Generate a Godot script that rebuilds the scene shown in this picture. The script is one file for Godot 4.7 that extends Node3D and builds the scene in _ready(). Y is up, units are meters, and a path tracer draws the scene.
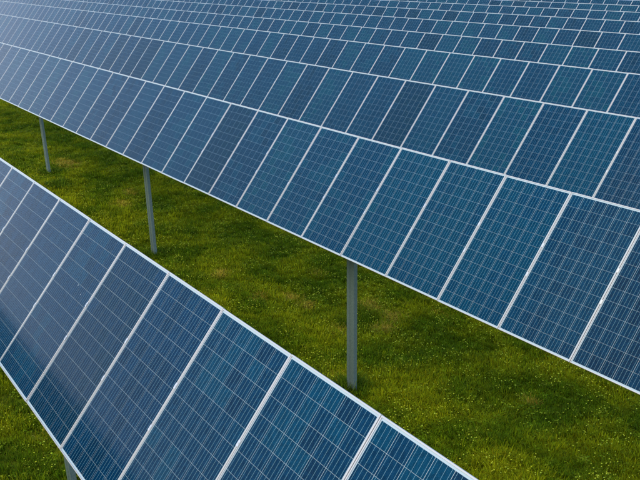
extends Node3D
# Solar field under an overcast sky: parallel rows of tilted panels on galvanised posts over meadow grass.
# The camera stands EYE metres above the grass; rows run along x, panel faces look towards +z and up.

const EYE := 6.93
const LENGTH := 1.908            # panel length up the slope
const WIDE := 0.993              # panel width; one panel per metre of row
const THICK := 0.035
# ROWS: height and depth of the upper panel edge (relative to the camera), seam phase along x, tilt in degrees, first and last x
var ROWS := [
	[-2.745, -2.738, 0.015, 48.98, -17.0, 2.0],
	[-2.679, -7.630, 0.027, 50.27, -37.0, 1.0],
	[-2.733, -12.588, -0.063, 50.27, -58.0, -2.0],
	[-2.725, -17.421, -0.152, 50.27, -88.0, -5.0],
	[-2.830, -22.400, -0.196, 50.27, -88.0, -8.0],
	[-2.800, -27.261, -0.206, 50.27, -82.0, -11.0],
	[-2.750, -32.110, -0.182, 50.27, -76.0, -14.0],
	[-2.706, -36.940, -0.192, 50.27, -72.0, -17.0],
	[-2.705, -41.900, -0.300, 50.27, -68.0, -20.0],
	[-2.700, -46.780, 0.400, 50.27, -66.0, -22.0],
	[-2.700, -51.660, -0.310, 50.27, -64.0, -25.0],
	[-2.700, -56.540, 0.130, 50.27, -60.0, -26.0],
	[-2.700, -61.420, 0.130, 50.27, -60.0, -26.0],
	[-2.745, 2.150, 0.2, 49.50, -30.0, 3.0],
]
var LABELS := [
	"row of tilted blue solar panels in front of the grass strip, upper edge against it",
	"first row of tilted solar panels behind the grass strip, on three bare posts",
	"second row of tilted blue solar panels behind the grass strip",
	"third row of tilted blue solar panels behind the grass strip",
	"fourth row of tilted blue solar panels behind the grass strip",
	"fifth row of tilted blue solar panels behind the grass strip",
	"sixth row of tilted blue solar panels behind the grass strip",
	"seventh row of tilted blue solar panels behind the grass strip",
	"eighth row of tilted blue solar panels behind the grass strip",
	"ninth row of tilted blue solar panels behind the grass strip",
	"tenth row of tilted blue solar panels behind the grass strip",
	"eleventh row of tilted blue solar panels behind the grass strip",
	"twelfth row of tilted blue solar panels behind the grass strip",
	"row of tilted blue solar panels one lane before the row that borders the grass strip",
]
var cam_right := Vector3(0.60791102, -0.01321814, -0.79389512)
var cam_up := Vector3(-0.27472063, 0.93460538, -0.22592335)
var cam_forward := Vector3(-0.74496494, -0.35544066, -0.56452562)
var M := {}
var rng := RandomNumberGenerator.new()
var land := FastNoiseLite.new()
var patch := FastNoiseLite.new()

func _ready():
	rng.seed = 20417
	# ---- camera
	var cam := Camera3D.new()
	cam.name = "camera"
	cam.transform = Transform3D(Basis(cam_right, cam_up, -cam_forward), Vector3(0, EYE, 0))
	cam.fov = rad_to_deg(2.0 * atan(240.0 / 735.87))
	cam.near = 0.05
	cam.far = 2000.0
	add_child(cam)
	cam.current = true
	# ---- sky, sun, exposure
	var env := Environment.new()
	env.background_mode = Environment.BG_SKY
	var sky := Sky.new()
	sky.sky_material = overcast()
	env.sky = sky
	env.background_energy_multiplier = 1.5
	env.tonemap_mode = Environment.TONE_MAPPER_LINEAR
	env.tonemap_exposure = 2.25
	env.sdfgi_enabled = true
	env.ssao_enabled = true
	env.ssil_enabled = true
	var we := WorldEnvironment.new()
	we.name = "world_environment"
	we.environment = env
	add_child(we)
	var sun := DirectionalLight3D.new()
	sun.name = "sun"
	sun.light_energy = 0.5
	sun.light_color = Color(1.0, 0.95, 0.86)
	sun.light_angular_distance = 40.0
	sun.shadow_enabled = true
	add_child(sun)
	sun.look_at_from_position(Vector3(0.15, 0.74, 0.66), Vector3.ZERO, Vector3.UP)
	# ---- the place
	land.seed = 5; land.frequency = 0.06; land.fractal_octaves = 3
	patch.seed = 11; patch.frequency = 0.55; patch.fractal_octaves = 4
	make_materials()
	make_ground()
	make_rows()
	make_grass()

func overcast() -> Material:
	var s := ProceduralSkyMaterial.new()
	s.sky_top_color = Color(0.36, 0.57, 0.78)
	s.sky_horizon_color = Color(0.88, 0.86, 0.88)
	s.sky_curve = 0.2
	s.ground_bottom_color = Color(0.18, 0.22, 0.08)
	s.ground_horizon_color = Color(0.45, 0.5, 0.42)
	s.sun_angle_max = 1.0
	return s

# ------------------------------------------------------------------ materials
func mat(c: Color, rough := 0.7, metal := 0.0, spec := 0.5) -> StandardMaterial3D:
	var m := StandardMaterial3D.new()
	m.albedo_color = c.linear_to_srgb()
	m.roughness = rough
	m.metallic = metal
	m.metallic_specular = spec
	return m

func noise_tex(kind: int, freq: float, a: Color, b: Color, size := 512, sd := 1, oct := 4) -> NoiseTexture2D:
	var n := FastNoiseLite.new()
	n.noise_type = kind
	n.frequency = freq
	n.seed = sd
	n.fractal_octaves = oct
	if kind == FastNoiseLite.TYPE_CELLULAR:
		n.cellular_return_type = FastNoiseLite.RETURN_CELL_VALUE
		n.fractal_type = FastNoiseLite.FRACTAL_NONE
	var t := NoiseTexture2D.new()
	t.width = size; t.height = size
	t.seamless = true
	t.noise = n
	var g := Gradient.new()
	g.set_color(0, a.linear_to_srgb()); g.set_color(1, b.linear_to_srgb())
	t.color_ramp = g
	return t

func make_materials():
	# silicon: crystal grains as a colour texture, the grade of each cell as a vertex or material colour
	M.grain = noise_tex(FastNoiseLite.TYPE_CELLULAR, 0.06, Color(0.52, 0.56, 0.58), Color(1, 1, 1), 512, 3)
	M.silicon = mat(Color.WHITE, 0.13, 0.0, 0.165)
	M.silicon.vertex_color_use_as_albedo = true
	silicon_texture(M.silicon)
	M.zinc_clamp = mat(Color(0.50, 0.52, 0.54), 0.35, 0.6)
	M.backsheet = mat(Color(0.27, 0.36, 0.44), 0.6, 0.0, 0.2)
	M.frame = mat(Color(0.36, 0.37, 0.39), 0.42, 0.2)
	M.busbar = mat(Color(0.13, 0.26, 0.34), 0.5, 0.0, 0.1)
	var g := StandardMaterial3D.new()
	g.albedo_color = Color(0.70, 0.74, 0.76, 0.001)
	g.transparency = BaseMaterial3D.TRANSPARENCY_ALPHA
	g.roughness = 0.03
	g.metallic_specular = 0.12   # anti-reflective solar glass
	M.glass = g
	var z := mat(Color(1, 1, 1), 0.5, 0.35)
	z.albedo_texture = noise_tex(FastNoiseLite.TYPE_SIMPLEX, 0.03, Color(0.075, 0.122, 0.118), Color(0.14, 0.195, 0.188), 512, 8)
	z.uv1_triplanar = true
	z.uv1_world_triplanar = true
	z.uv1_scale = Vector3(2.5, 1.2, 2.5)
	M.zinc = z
	var e := mat(Color(1, 1, 1), 0.95, 0.0, 0.2)
	e.albedo_texture = noise_tex(FastNoiseLite.TYPE_SIMPLEX, 0.02, Color(0.055, 0.072, 0.003), Color(0.12, 0.132, 0.006), 1024, 4, 5)
	e.uv1_triplanar = true
	e.uv1_world_triplanar = true
	e.uv1_scale = Vector3(0.31, 0.31, 0.31)
	M.earth = e
	M.leaf = mat(Color.WHITE, 0.7, 0.0, 0.15)
	M.leaf.vertex_color_use_as_albedo = true
	M.leaf.backlight_enabled = true
	M.leaf.backlight = Color(0.35, 0.4, 0.15)
	M.leaf.cull_mode = BaseMaterial3D.CULL_DISABLED
	M.petal = mat(Color.WHITE, 0.7, 0.0, 0.2)
	M.petal.vertex_color_use_as_albedo = true
	M.petal.cull_mode = BaseMaterial3D.CULL_DISABLED

func silicon_texture(m: StandardMaterial3D):
	m.albedo_texture = M.grain
	m.uv1_triplanar = true
	m.uv1_world_triplanar = true
	m.uv1_scale = Vector3(1.9, 1.9, 1.9)

# ------------------------------------------------------------------ mesh helpers
func st_new() -> SurfaceTool:
	var st := SurfaceTool.new()
	st.begin(Mesh.PRIMITIVE_TRIANGLES)
	return st

func quad(st: SurfaceTool, a: Vector3, b: Vector3, c: Vector3, d: Vector3):
	var n := (c - a).cross(b - a).normalized()
	for p in [a, b, c, a, c, d]:
		st.set_normal(n)
		st.add_vertex(p)

func box(st: SurfaceTool, lo: Vector3, hi: Vector3, bottom := true):
	var A := Vector3(lo.x, hi.y, lo.z); var B := Vector3(hi.x, hi.y, lo.z); var C := Vector3(hi.x, hi.y, hi.z); var D := Vector3(lo.x, hi.y, hi.z)
	var E := Vector3(lo.x, lo.y, lo.z); var F := Vector3(hi.x, lo.y, lo.z); var G := Vector3(hi.x, lo.y, hi.z); var H := Vector3(lo.x, lo.y, hi.z)
	quad(st, A, B, C, D)
	quad(st, D, C, G, H); quad(st, B, A, E, F); quad(st, C, B, F, G); quad(st, A, D, H, E)
	if bottom:
		quad(st, E, H, G, F)

func part(called: String, mesh: Mesh, m: Material, parent: Node) -> MeshInstance3D:
	var o := MeshInstance3D.new()
	o.name = called
	o.mesh = mesh
	o.material_override = m
	parent.add_child(o, true)
	return o

# ------------------------------------------------------------------ ground
func ground_y(x: float, z: float) -> float:
	var r := -0.09 + smoothstep(0.0, 1.0, clampf((-15.0 - x) / 11.0, 0.0, 1.0)) * 0.58
	r -= 0.13 * smoothstep(0.0, 1.0, clampf((x + 14.5) / 5.0, 0.0, 1.0))
	return r + land.get_noise_2d(x, z) * 0.05

func on_ground(px: float, py: float) -> Vector3:
	# where the photograph's pixel meets the meadow
	var d := cam_forward + cam_right * (px - 320.0) / 735.87 - cam_up * (py - 240.0) / 735.87
	var p := Vector3.ZERO
	var h := 0.2
	for i in 4:
		p = Vector3(0, EYE, 0) + d * ((h - EYE) / d.y)
		h = ground_y(p.x, p.z)
	return p

func make_ground():
	var st := st_new()
	var xs := []; var zs := []
	for k in 25: xs.append(-700.0 + k * 25.0)
	for k in 96: xs.append(-75.0 + 1.0 * k)
	for k in 28: xs.append(22.0 + k * 25.0)
	for k in 26: zs.append(-720.0 + k * 25.0)
	for k in 84: zs.append(-70.0 + k)
	for k in 24: zs.append(16.0 + k * 25.0)
	for zz in zs:
		for xx in xs:
			st.set_normal(Vector3.UP)
			st.add_vertex(Vector3(xx, ground_y(xx, zz), zz))
	var n := xs.size()
	for j in zs.size() - 1:
		for i in n - 1:
			var a := j * n + i
			for k in [a, a + 1, a + n + 1, a, a + n + 1, a + n]: st.add_index(k)
	st.generate_normals()
	var o := part("ground", st.commit(), M.earth, self)
	o.set_meta("kind", "structure")

# ------------------------------------------------------------------ panels
var frame_mesh: Mesh
var sheet_mesh: Mesh
var bar_mesh: Mesh
var glass_mesh: Mesh
var cell_mesh: Mesh
var rail_mesh: Mesh
var clamp_mesh: Mesh
var cells_meshes := []
var cell_mats := []
var grades := []
const FACE := 0.011
const SIDE := 0.0190
const TOP := 0.028
const PX := (WIDE - 2.0 * SIDE) / 6.0
const PZ := (LENGTH - 2.0 * TOP) / 12.0
const GAP := 0.0022
const GAP_COLUMN := 0.0040

func make_panel_meshes():
	var hx := WIDE / 2.0; var hz := LENGTH / 2.0
	# frame: four mitred bars with a small chamfer on the outer edge
	var st := st_new()
	var c := 0.002
	var ring := [[0.0, -THICK], [0.0, -c], [c, 0.0], [FACE, 0.0], [FACE, -0.006], [FACE, -THICK]]
	var corner := func(k: int, q: Array) -> Vector3:
		var sx := [-1, 1, 1, -1]; var sz := [-1, -1, 1, 1]
		return Vector3(sx[k] * (hx - q[0]), q[1], sz[k] * (hz - q[0]))
	for k in 4:
		var k2 := (k + 1) % 4
		for i in ring.size():
			var q = ring[i]; var r = ring[(i + 1) % ring.size()]
			quad(st, corner.call(k, q), corner.call(k2, q), corner.call(k2, r), corner.call(k, r))
	frame_mesh = st.commit()
	# backsheet
	st = st_new()
	box(st, Vector3(-hx + FACE + 0.0005, -0.0085, -hz + FACE + 0.0005), Vector3(hx - FACE - 0.0005, -0.007, hz - FACE - 0.0005))
	sheet_mesh = st.commit()
	# busbars: four silver ribbons down each column of cells
	st = st_new()
	for i in 6:
		for b in 4:
			var x := -hx + SIDE + PX * (i + (b + 0.5) / 4.0)
			box(st, Vector3(x - 0.0008, -0.0046, -hz + TOP), Vector3(x + 0.0008, -0.0040, hz - TOP), false)
	bar_mesh = st.commit()
	# glass
	st = st_new()
	var gx := hx - FACE - 0.0008; var gz := hz - FACE - 0.0008
	quad(st, Vector3(-gx, -0.0018, -gz), Vector3(gx, -0.0018, -gz), Vector3(gx, -0.0018, gz), Vector3(-gx, -0.0018, gz))
	glass_mesh = st.commit()
	# one cell
	st = st_new()
	cell_shape(st, 0.0, 0.0)
	cell_mesh = st.commit()
	# module rail: a hat-shaped bridge between two panels and the tube
	st = st_new()
	box(st, Vector3(-0.03, -0.037 - 0.045, -0.28), Vector3(0.03, -0.037, 0.28))
	rail_mesh = st.commit()
	# clamp: a small cap over the gap between two frames, with its bolt head
	st = st_new()
	box(st, Vector3(-0.012, 0.0025, -0.025), Vector3(0.012, 0.0065, 0.025))
	box(st, Vector3(-0.0025, -0.04, -0.02), Vector3(0.0025, 0.0025, 0.02))
	box(st, Vector3(-0.006, 0.0065, -0.006), Vector3(0.006, 0.011, 0.006))
	clamp_mesh = st.commit()
	# grades of silicon (linear base colours)
	grades = [Color(0.0060, 0.021, 0.052), Color(0.0034, 0.021, 0.054), Color(0.0016, 0.022, 0.057), Color(0.0008, 0.026, 0.067), Color(0.0007, 0.031, 0.076), Color(0.0006, 0.035, 0.079), Color(0.0006, 0.038, 0.083), Color(0.0006, 0.041, 0.085), Color(0.0006, 0.044, 0.087)]
	for g in grades:
		var m := mat(g, 0.13, 0.0, 0.165)
		silicon_texture(m)
		cell_mats.append(m)
	for v in 14:
		var plan := cell_plan(v)
		st = st_new()
		for j in 12:
			for i in 6:
				st.set_color(grades[plan[j * 6 + i]])
				cell_shape(st, -hx + SIDE + PX * (i + 0.5), -hz + TOP + PZ * (j + 0.5))
		cells_meshes.append(st.commit())

func cell_plan(v: int) -> Array:
	# which grade each of the 72 cells has: mostly one batch, with strings of others
	var r := RandomNumberGenerator.new()
	r.seed = 900 + v
	var base := [4, 5, 4, 6, 4, 3, 5, 5, 3, 4, 4, 5, 2, 5][v] as int
	var other := clampi(base + (2 if r.randf() < 0.5 else -1), 0, grades.size() - 1)
	var plan := []
	for j in 12:
		for i in 6:
			var u := r.randf()
			var lean := 0.25 + 0.3 * sin(i * 1.1 + v * 2.3) + 0.15 * sin(j * 0.7 + v)
			plan.append(other if u < lean else (base if u < 0.95 else clampi(base + r.randi_range(-1, 1), 0, grades.size() - 1)))
	return plan

func cell_shape(st: SurfaceTool, x: float, z: float):
	box(st, Vector3(x - PX / 2 + GAP_COLUMN / 2, -0.0064, z - PZ / 2 + GAP / 2), Vector3(x + PX / 2 - GAP_COLUMN / 2, -0.0052, z + PZ / 2 - GAP / 2), false)

func make_panel(parent: Node3D, at: Transform3D, variant: int, single_cells: bool) -> Node3D:
	var p := Node3D.new()
	p.name = "solar_panel"
	p.transform = at
	parent.add_child(p, true)
	part("frame", frame_mesh, M.frame, p)
	part("backsheet", sheet_mesh, M.backsheet, p)
	if single_cells:
		var plan := cell_plan(variant)
		for j in 12:
			for i in 6:
				var c := part("solar_cell", cell_mesh, cell_mats[plan[j * 6 + i]], p)
				c.position = Vector3(-WIDE / 2 + SIDE + PX * (i + 0.5), 0, -LENGTH / 2 + TOP + PZ * (j + 0.5))
	else:
		part("solar_cells", cells_meshes[variant], M.silicon, p).set_meta("kind", "stuff")
	part("busbars", bar_mesh, M.busbar, p).set_meta("kind", "stuff")
	part("glass_pane", glass_mesh, M.glass, p)
	return p

func make_rows():
	var dark_batch := [5, 8, 12, 5, 8, 12, 0, 12]
	make_panel_meshes()
	for k in ROWS.size():
		var R = ROWS[k]
		var tilt := deg_to_rad(R[3])
		var y: float = R[0] + EYE - LENGTH / 2 * sin(tilt)
		var z: float = R[1] + LENGTH / 2 * cos(tilt)
		var down := Vector3(0, -sin(tilt), cos(tilt)); var out := Vector3(0, cos(tilt), sin(tilt))
		var mid: float = roundf((R[4] + R[5]) / 2)
		var base := Vector3(mid, ground_y(mid, z), z)
		var row := Node3D.new()
		row.name = "solar_panel_row" if k == 0 else "solar_panel_row_%03d" % k
		row.position = base
		row.set_meta("label", LABELS[k]); row.set_meta("category", "solar panels"); row.set_meta("group", "parallel rows of solar panels")
		add_child(row)
		# tube, posts, bearings
		var centre := Vector3(0, y, z)
		var tube_at := centre - out * (0.037 + 0.045 + 0.062)
		var st := st_new()
		box(st, Vector3(R[4] - 0.1, -0.06, -0.06), Vector3(R[5] + 0.1, 0.06, 0.06))
		var tube := part("torque_tube", st.commit(), M.zinc, row)
		tube.transform = Transform3D(Basis(Vector3.RIGHT, out, down), Vector3(-base.x, tube_at.y - base.y, tube_at.z - base.z))
		var x := -8.55 + 7.83 * 2
		while x > R[4] + 0.3:
			if x < R[5] - 0.3:
				make_post(row, Vector3(x, 0, tube_at.z), tube_at.y, base)
			x -= 7.83
		# panels and rails
		var count := int(round(R[5] - R[4]))
		var phase: float = R[2]
		for i in count + 1:
			var sx: float = R[4] + i + phase
			var rail := part("module_rail", rail_mesh, M.zinc, row)
			rail.transform = Transform3D(Basis(Vector3.RIGHT, out, down), Vector3(sx, y, z) - base)
			if k < 3:
				for cz in [-0.2, 0.2]:
					part("module_clamp", clamp_mesh, M.zinc_clamp, row).transform = Transform3D(Basis(Vector3.RIGHT, out, down), Vector3(sx, y, z) - base + down * cz)
			if i == count:
				break
			var cx := sx + 0.5
			var jit := deg_to_rad(rng.randf_range(-0.18, 0.18)); var jit2 := deg_to_rad(rng.randf_range(-0.15, 0.15))
			var b := Basis(Vector3.RIGHT, out, down) * Basis(Vector3.RIGHT, jit) * Basis(Vector3.BACK, jit2)
			var at := Transform3D(b, Vector3(cx, y, z) - base + out * rng.randf_range(0.0, 0.002) + down * rng.randf_range(-0.002, 0.002))
			var single := (k == 0 and cx > -5.1 and cx < -1.1) or (k == 1 and cx > -7.1 and cx < -3.1)
			var panel := make_panel(row, at, dark_batch[rng.randi() % dark_batch.size()] if k == 0 else rng.randi() % cells_meshes.size(), single)
			if k == 0 and cx > -8.0 and cx < -7.0:
				make_droppings(panel, [Vector2(0.110, -0.292), Vector2(0.264, -0.234)])

func make_post(row: Node3D, at: Vector3, top: float, base: Vector3):
	# H-section pile driven into the ground, web along the row, with a bearing on top that carries the tube
	var g := ground_y(at.x, at.z)
	var h := top - 0.10 - g
	var st := st_new()
	var t := 0.005
	# outline of the section seen from above: web towards +z with a central groove, flanges and lips behind it
	var line := [Vector2(0.055, -0.072), Vector2(0.092, -0.072), Vector2(0.092, 0.0), Vector2(0.034, 0.0), Vector2(0.020, -0.018), Vector2(-0.020, -0.018), Vector2(-0.034, 0.0), Vector2(-0.092, 0.0), Vector2(-0.092, -0.072), Vector2(-0.055, -0.072)]
	var inner := []
	for i in line.size():
		var u: Vector2 = (line[min(i + 1, line.size() - 1)] - line[max(i - 1, 0)]).normalized()
		inner.append(line[i] + Vector2(-u.y, u.x) * t)
	for i in line.size() - 1:
		var A := Vector3(line[i].x, -0.4, line[i].y + 0.036); var B := Vector3(line[i + 1].x, -0.4, line[i + 1].y + 0.036)
		var C := Vector3(inner[i].x, -0.4, inner[i].y + 0.036); var D := Vector3(inner[i + 1].x, -0.4, inner[i + 1].y + 0.036)
		var up := Vector3.UP * (h + 0.4)
		quad(st, A, B, B + up, A + up)
		quad(st, D, C, C + up, D + up)
		quad(st, A + up, B + up, D + up, C + up)
	var p := part("post", st.commit(), M.zinc, row)
	p.position = Vector3(at.x, g, at.z) - base
	# bearing: plate and split ring
	st = st_new()
	box(st, Vector3(-0.085, h - 0.14, 0.0505), Vector3(0.085, h + 0.03, 0.0585))
	box(st, Vector3(-0.085, h - 0.14, -0.0585), Vector3(0.085, h + 0.03, -0.0505))
	var n := 20
	for i in n:
		var a := TAU * i / n; var b := TAU * (i + 1) / n
		var q := [Vector3(0, cos(a), sin(a)), Vector3(0, cos(b), sin(b))]
		var o := Vector3(0, h + 0.10, 0)
		var hw := Vector3(0.03, 0, 0)
		quad(st, o - hw + q[0] * 0.115, o + hw + q[0] * 0.115, o + hw + q[1] * 0.115, o - hw + q[1] * 0.115)
		quad(st, o + hw + q[0] * 0.115, o + hw + q[0] * 0.088, o + hw + q[1] * 0.088, o + hw + q[1] * 0.115)
		quad(st, o - hw + q[0] * 0.088, o - hw + q[0] * 0.115, o - hw + q[1] * 0.115, o - hw + q[1] * 0.088)
	part("bearing", st.commit(), M.zinc, p)

func make_droppings(panel: Node3D, spots: Array):
	# the two pale spots that the photograph shows on one pane
	for q in spots:
		var st := st_new()
		var r := RandomNumberGenerator.new()
		r.seed = int(q.x * 1000.0) + 7
		var ring := []
		for i in 9:
			var a := TAU * i / 9.0
			ring.append(Vector3(q.x + cos(a) * 0.006 * r.randf_range(0.6, 1.2), -0.0016, q.y + sin(a) * 0.008 * r.randf_range(0.6, 1.3)))
		for i in 9:
			for v in [Vector3(q.x, -0.0006, q.y), ring[i], ring[(i + 1) % 9]]: st.add_vertex(v)
		st.generate_normals()
		part("bird_dropping", st.commit(), M.backsheet, panel)

# ------------------------------------------------------------------ meadow
func blade(st: SurfaceTool, root: Vector3, dir: Vector3, lean: float, h: float, w: float, col: Color):
	var side := Vector3(-dir.z, 0, dir.x) * w / 2
	var p0 := root
	var p1 := root + Vector3.UP * h * 0.5 + dir * lean * 0.3
	var p2 := root + Vector3.UP * h * 0.85 + dir * lean * 0.75
	var p3 := root + Vector3.UP * h * (0.98 - lean * 0.6) + dir * lean * 1.15
	st.set_color(col)
	var tri := [p0 - side, p0 + side, p1 + side, p0 - side, p1 + side, p1 - side, p1 - side, p1 + side, p2 + side * 0.75, p1 - side, p2 + side * 0.75, p2 - side * 0.75, p2 - side * 0.75, p2 + side * 0.75, p3]
	for v in tri:
		st.add_vertex(v)

func tuft(sd: int, n: int, spread: float, h: float, w: float, droop: float) -> Mesh:
	var r := RandomNumberGenerator.new()
	r.seed = sd
	var st := st_new()
	for i in n:
		var a := r.randf() * TAU
		var d := Vector3(cos(a), 0, sin(a))
		var a2 := a + r.randf_range(-1.2, 1.2)
		var hh := h * r.randf_range(0.5, 1.15)
		var k := r.randf_range(0.65, 1.3)
		var yl := r.randf_range(0.85, 1.25)
		blade(st, d * spread * sqrt(r.randf()), Vector3(cos(a2), 0, sin(a2)), hh * droop * r.randf_range(0.4, 1.3), hh, w * r.randf_range(0.7, 1.3), Color(k * yl, k, k * r.randf_range(0.6, 1.1)))
	st.generate_normals()
	return st.commit()

func herb(sd: int) -> Mesh:
	# clover and other broad leaves: a loose mound of small oval leaves on short stalks
	var r := RandomNumberGenerator.new()
	r.seed = sd
	var st := st_new()
	for i in 16:
		var a := r.randf() * TAU
		var c := Vector3(cos(a), 0, sin(a)) * 0.07 * sqrt(r.randf())
		c.y = r.randf_range(0.03, 0.10)
		var b := Basis(Vector3.UP, r.randf() * TAU) * Basis(Vector3.RIGHT, r.randf_range(-0.6, 0.6))
		var l := r.randf_range(0.010, 0.020)
		var k := r.randf_range(0.8, 1.35)
		st.set_color(Color(k, k, k * 0.9))
		var ring := []
		for e in 6:
			var t := TAU * e / 6.0
			ring.append(c + b * Vector3(cos(t) * l * 0.7, 0.15 * l * cos(2 * t), sin(t) * l))
		for e in 4:
			for v in [ring[0], ring[e + 1], ring[e + 2]]: st.add_vertex(v)
		for v in [Vector3(c.x * 0.4, 0, c.z * 0.4), c + Vector3(0.001, 0, 0), c - Vector3(0.001, 0, 0)]: st.add_vertex(v)
	st.generate_normals()
	return st.commit()

func flower() -> Mesh:
	var st := st_new()
	var green := Color(0.06, 0.10, 0.012)
	blade(st, Vector3.ZERO, Vector3(1, 0, 0), 0.01, 0.16, 0.003, green)
	st.set_color(Color(0.62, 0.52, 0.02))
	var c := Vector3(0.006, 0.155, 0)
	for e in 5:
		var t := TAU * e / 5.0; var u := TAU * (e + 0.5) / 5.0; var v := TAU * (e - 0.5) / 5.0
		var tip := c + Vector3(cos(t) * 0.013, 0.006, sin(t) * 0.013)
		for q in [c, c + Vector3(cos(v) * 0.010, 0.004, sin(v) * 0.010), tip, c, tip, c + Vector3(cos(u) * 0.010, 0.004, sin(u) * 0.010)]: st.add_vertex(q)
	st.generate_normals()
	return st.commit()

func scatter(called: String, mesh: Mesh, m: Material, spots: Array, label: String, category: String):
	# spots: [position, turn, size, colour]
	var mm := MultiMesh.new()
	mm.transform_format = MultiMesh.TRANSFORM_3D
	mm.use_colors = true
	mm.mesh = mesh
	mm.instance_count = spots.size()
	for i in spots.size():
		var s = spots[i]
		var b := Basis(Vector3.UP, s[1]).scaled(Vector3.ONE * s[2])
		mm.set_instance_transform(i, Transform3D(b, s[0]))
		mm.set_instance_color(i, s[3])
	var o := MultiMeshInstance3D.new()
	o.name = called
	o.multimesh = mm
	o.material_override = m
	o.set_meta("kind", "stuff"); o.set_meta("label", label); o.set_meta("category", category)
	add_child(o, true)

func make_grass():
	var r := RandomNumberGenerator.new()
	r.seed = 77
	var bald := [[222, 277, 0.30], [258, 299, 0.22], [290, 300, 0.25], [372, 309, 0.30], [393, 322, 0.28], [384, 331, 0.25], [340, 333, 0.22], [308, 308, 0.2], [316, 276, 0.2], [72, 166, 0.6], [64, 164, 0.5], [122, 206, 0.3], [130, 194, 0.3], [398, 318, 0.2], [42, 438, 0.10], [440, 318, 0.15], [533, 405, 0.12], [344, 384, 0.10], [337, 380, 0.08]]
	var dry := []
	for q in bald:
		var p := on_ground(q[0], q[1])
		dry.append([p.x, p.z, q[2] * 1.05])
	var weed := on_ground(58, 187)
	# areas: x0, x1, z0, z1, tufts per square metre
	var areas := [[-16.0, 4.0, -6.0, 0.0, 230.0], [-24.0, 4.0, -13.0, -6.0, 420.0], [-44.0, -24.0, -13.0, -5.0, 230.0], [-46.0, 0.0, -18.0, -13.0, 40.0]]
	var bins := [[], [], [], []]
	var herbs := []; var straw := []; var flowers := []
	for A in areas:
		var n := int((A[1] - A[0]) * (A[3] - A[2]) * A[4])
		for i in n:
			var x := r.randf_range(A[0], A[1]); var z := r.randf_range(A[2], A[3])
			var f := patch.get_noise_2d(x, z)
			var f2 := land.get_noise_2d(x * 6.0 + 300.0, z * 6.0)
			var p := Vector3(x, ground_y(x, z) - 0.01, z)
			var tan_ := false
			for q in dry:
				var dd: float = Vector2(x - q[0], (z - q[1]) * 1.6).length() / q[2]
				if dd < 0.55 + 0.6 * r.randf() and r.randf() < 0.75:
					tan_ = true
			var k := r.randf_range(0.6, 1.4)
			if tan_:
				straw.append([p, r.randf() * TAU, r.randf_range(0.8, 1.3), Color(0.36, 0.27, 0.03) * k])
				continue
			var warm := clampf(0.46 + f * 1.6 + f2 * 0.5 + r.randf_range(-0.3, 0.3), 0.0, 1.0)
			var col := Color(0.064, 0.114, 0.001).lerp(Color(0.186, 0.216, 0.002), warm) * k
			var size := r.randf_range(0.7, 1.25) * (1.0 + 0.35 * f2)
			if Vector2(x - weed.x, z - weed.z).length() < 0.5 * r.randf_range(0.3, 1.0) or Vector2(fposmod(x + 8.55 + 3.915, 7.83) - 3.915, z + 7.14).length() < 0.28:
				size *= r.randf_range(1.1, 1.7)
				col = Color(0.055, 0.100, 0.003) * k
			if r.randf() < 0.09:
				herbs.append([p, r.randf() * TAU, r.randf_range(0.7, 1.15), Color(0.09, 0.15, 0.004).lerp(Color(0.20, 0.23, 0.010), r.randf()) * k])
			bins[r.randi() % 4].append([p, r.randf() * TAU, size, col])
			var fl := patch.get_noise_2d(x * 1.7 + 90.0, z * 1.7 - 40.0)
			if A[4] > 100.0 and r.randf() < clampf(0.11 + fl * 0.75, 0.02, 0.5) * (230.0 / A[4] + 0.4):
				var pale := r.randf() < 0.18
				flowers.append([p, r.randf() * TAU, r.randf_range(0.5, 0.95), Color(0.72, 0.98, 2.4) if pale else Color(0.70, 0.86, 1.2)])
	var t := [tuft(1, 18, 0.07, 0.11, 0.0065, 0.5), tuft(2, 22, 0.09, 0.08, 0.006, 0.7), tuft(3, 14, 0.05, 0.15, 0.006, 0.45), tuft(4, 20, 0.08, 0.10, 0.008, 0.8)]
	var names := ["fine green meadow grass covering the ground between the panel rows", "short matted meadow grass covering the ground between the panel rows", "longer upright grass blades standing up out of the meadow", "broad drooping grass blades in the meadow between the panel rows"]
	for i in 4:
		scatter("meadow_grass", t[i], M.leaf, bins[i], names[i], "grass")
	scatter("broadleaf_herbs", herb(9), M.leaf, herbs, "small round leaved herbs mixed into the meadow grass", "herbs")
	scatter("dry_grass", tuft(12, 20, 0.09, 0.10, 0.007, 0.9), M.leaf, straw, "tan patches of dry dead grass in the green meadow", "dry grass")
	scatter("yellow_flowers", flower(), M.petal, flowers, "tiny yellow flowers dotted over the meadow grass", "flowers")
	print("tufts ", bins[0].size() * 4, " herbs ", herbs.size(), " straw ", straw.size(), " flowers ", flowers.size())
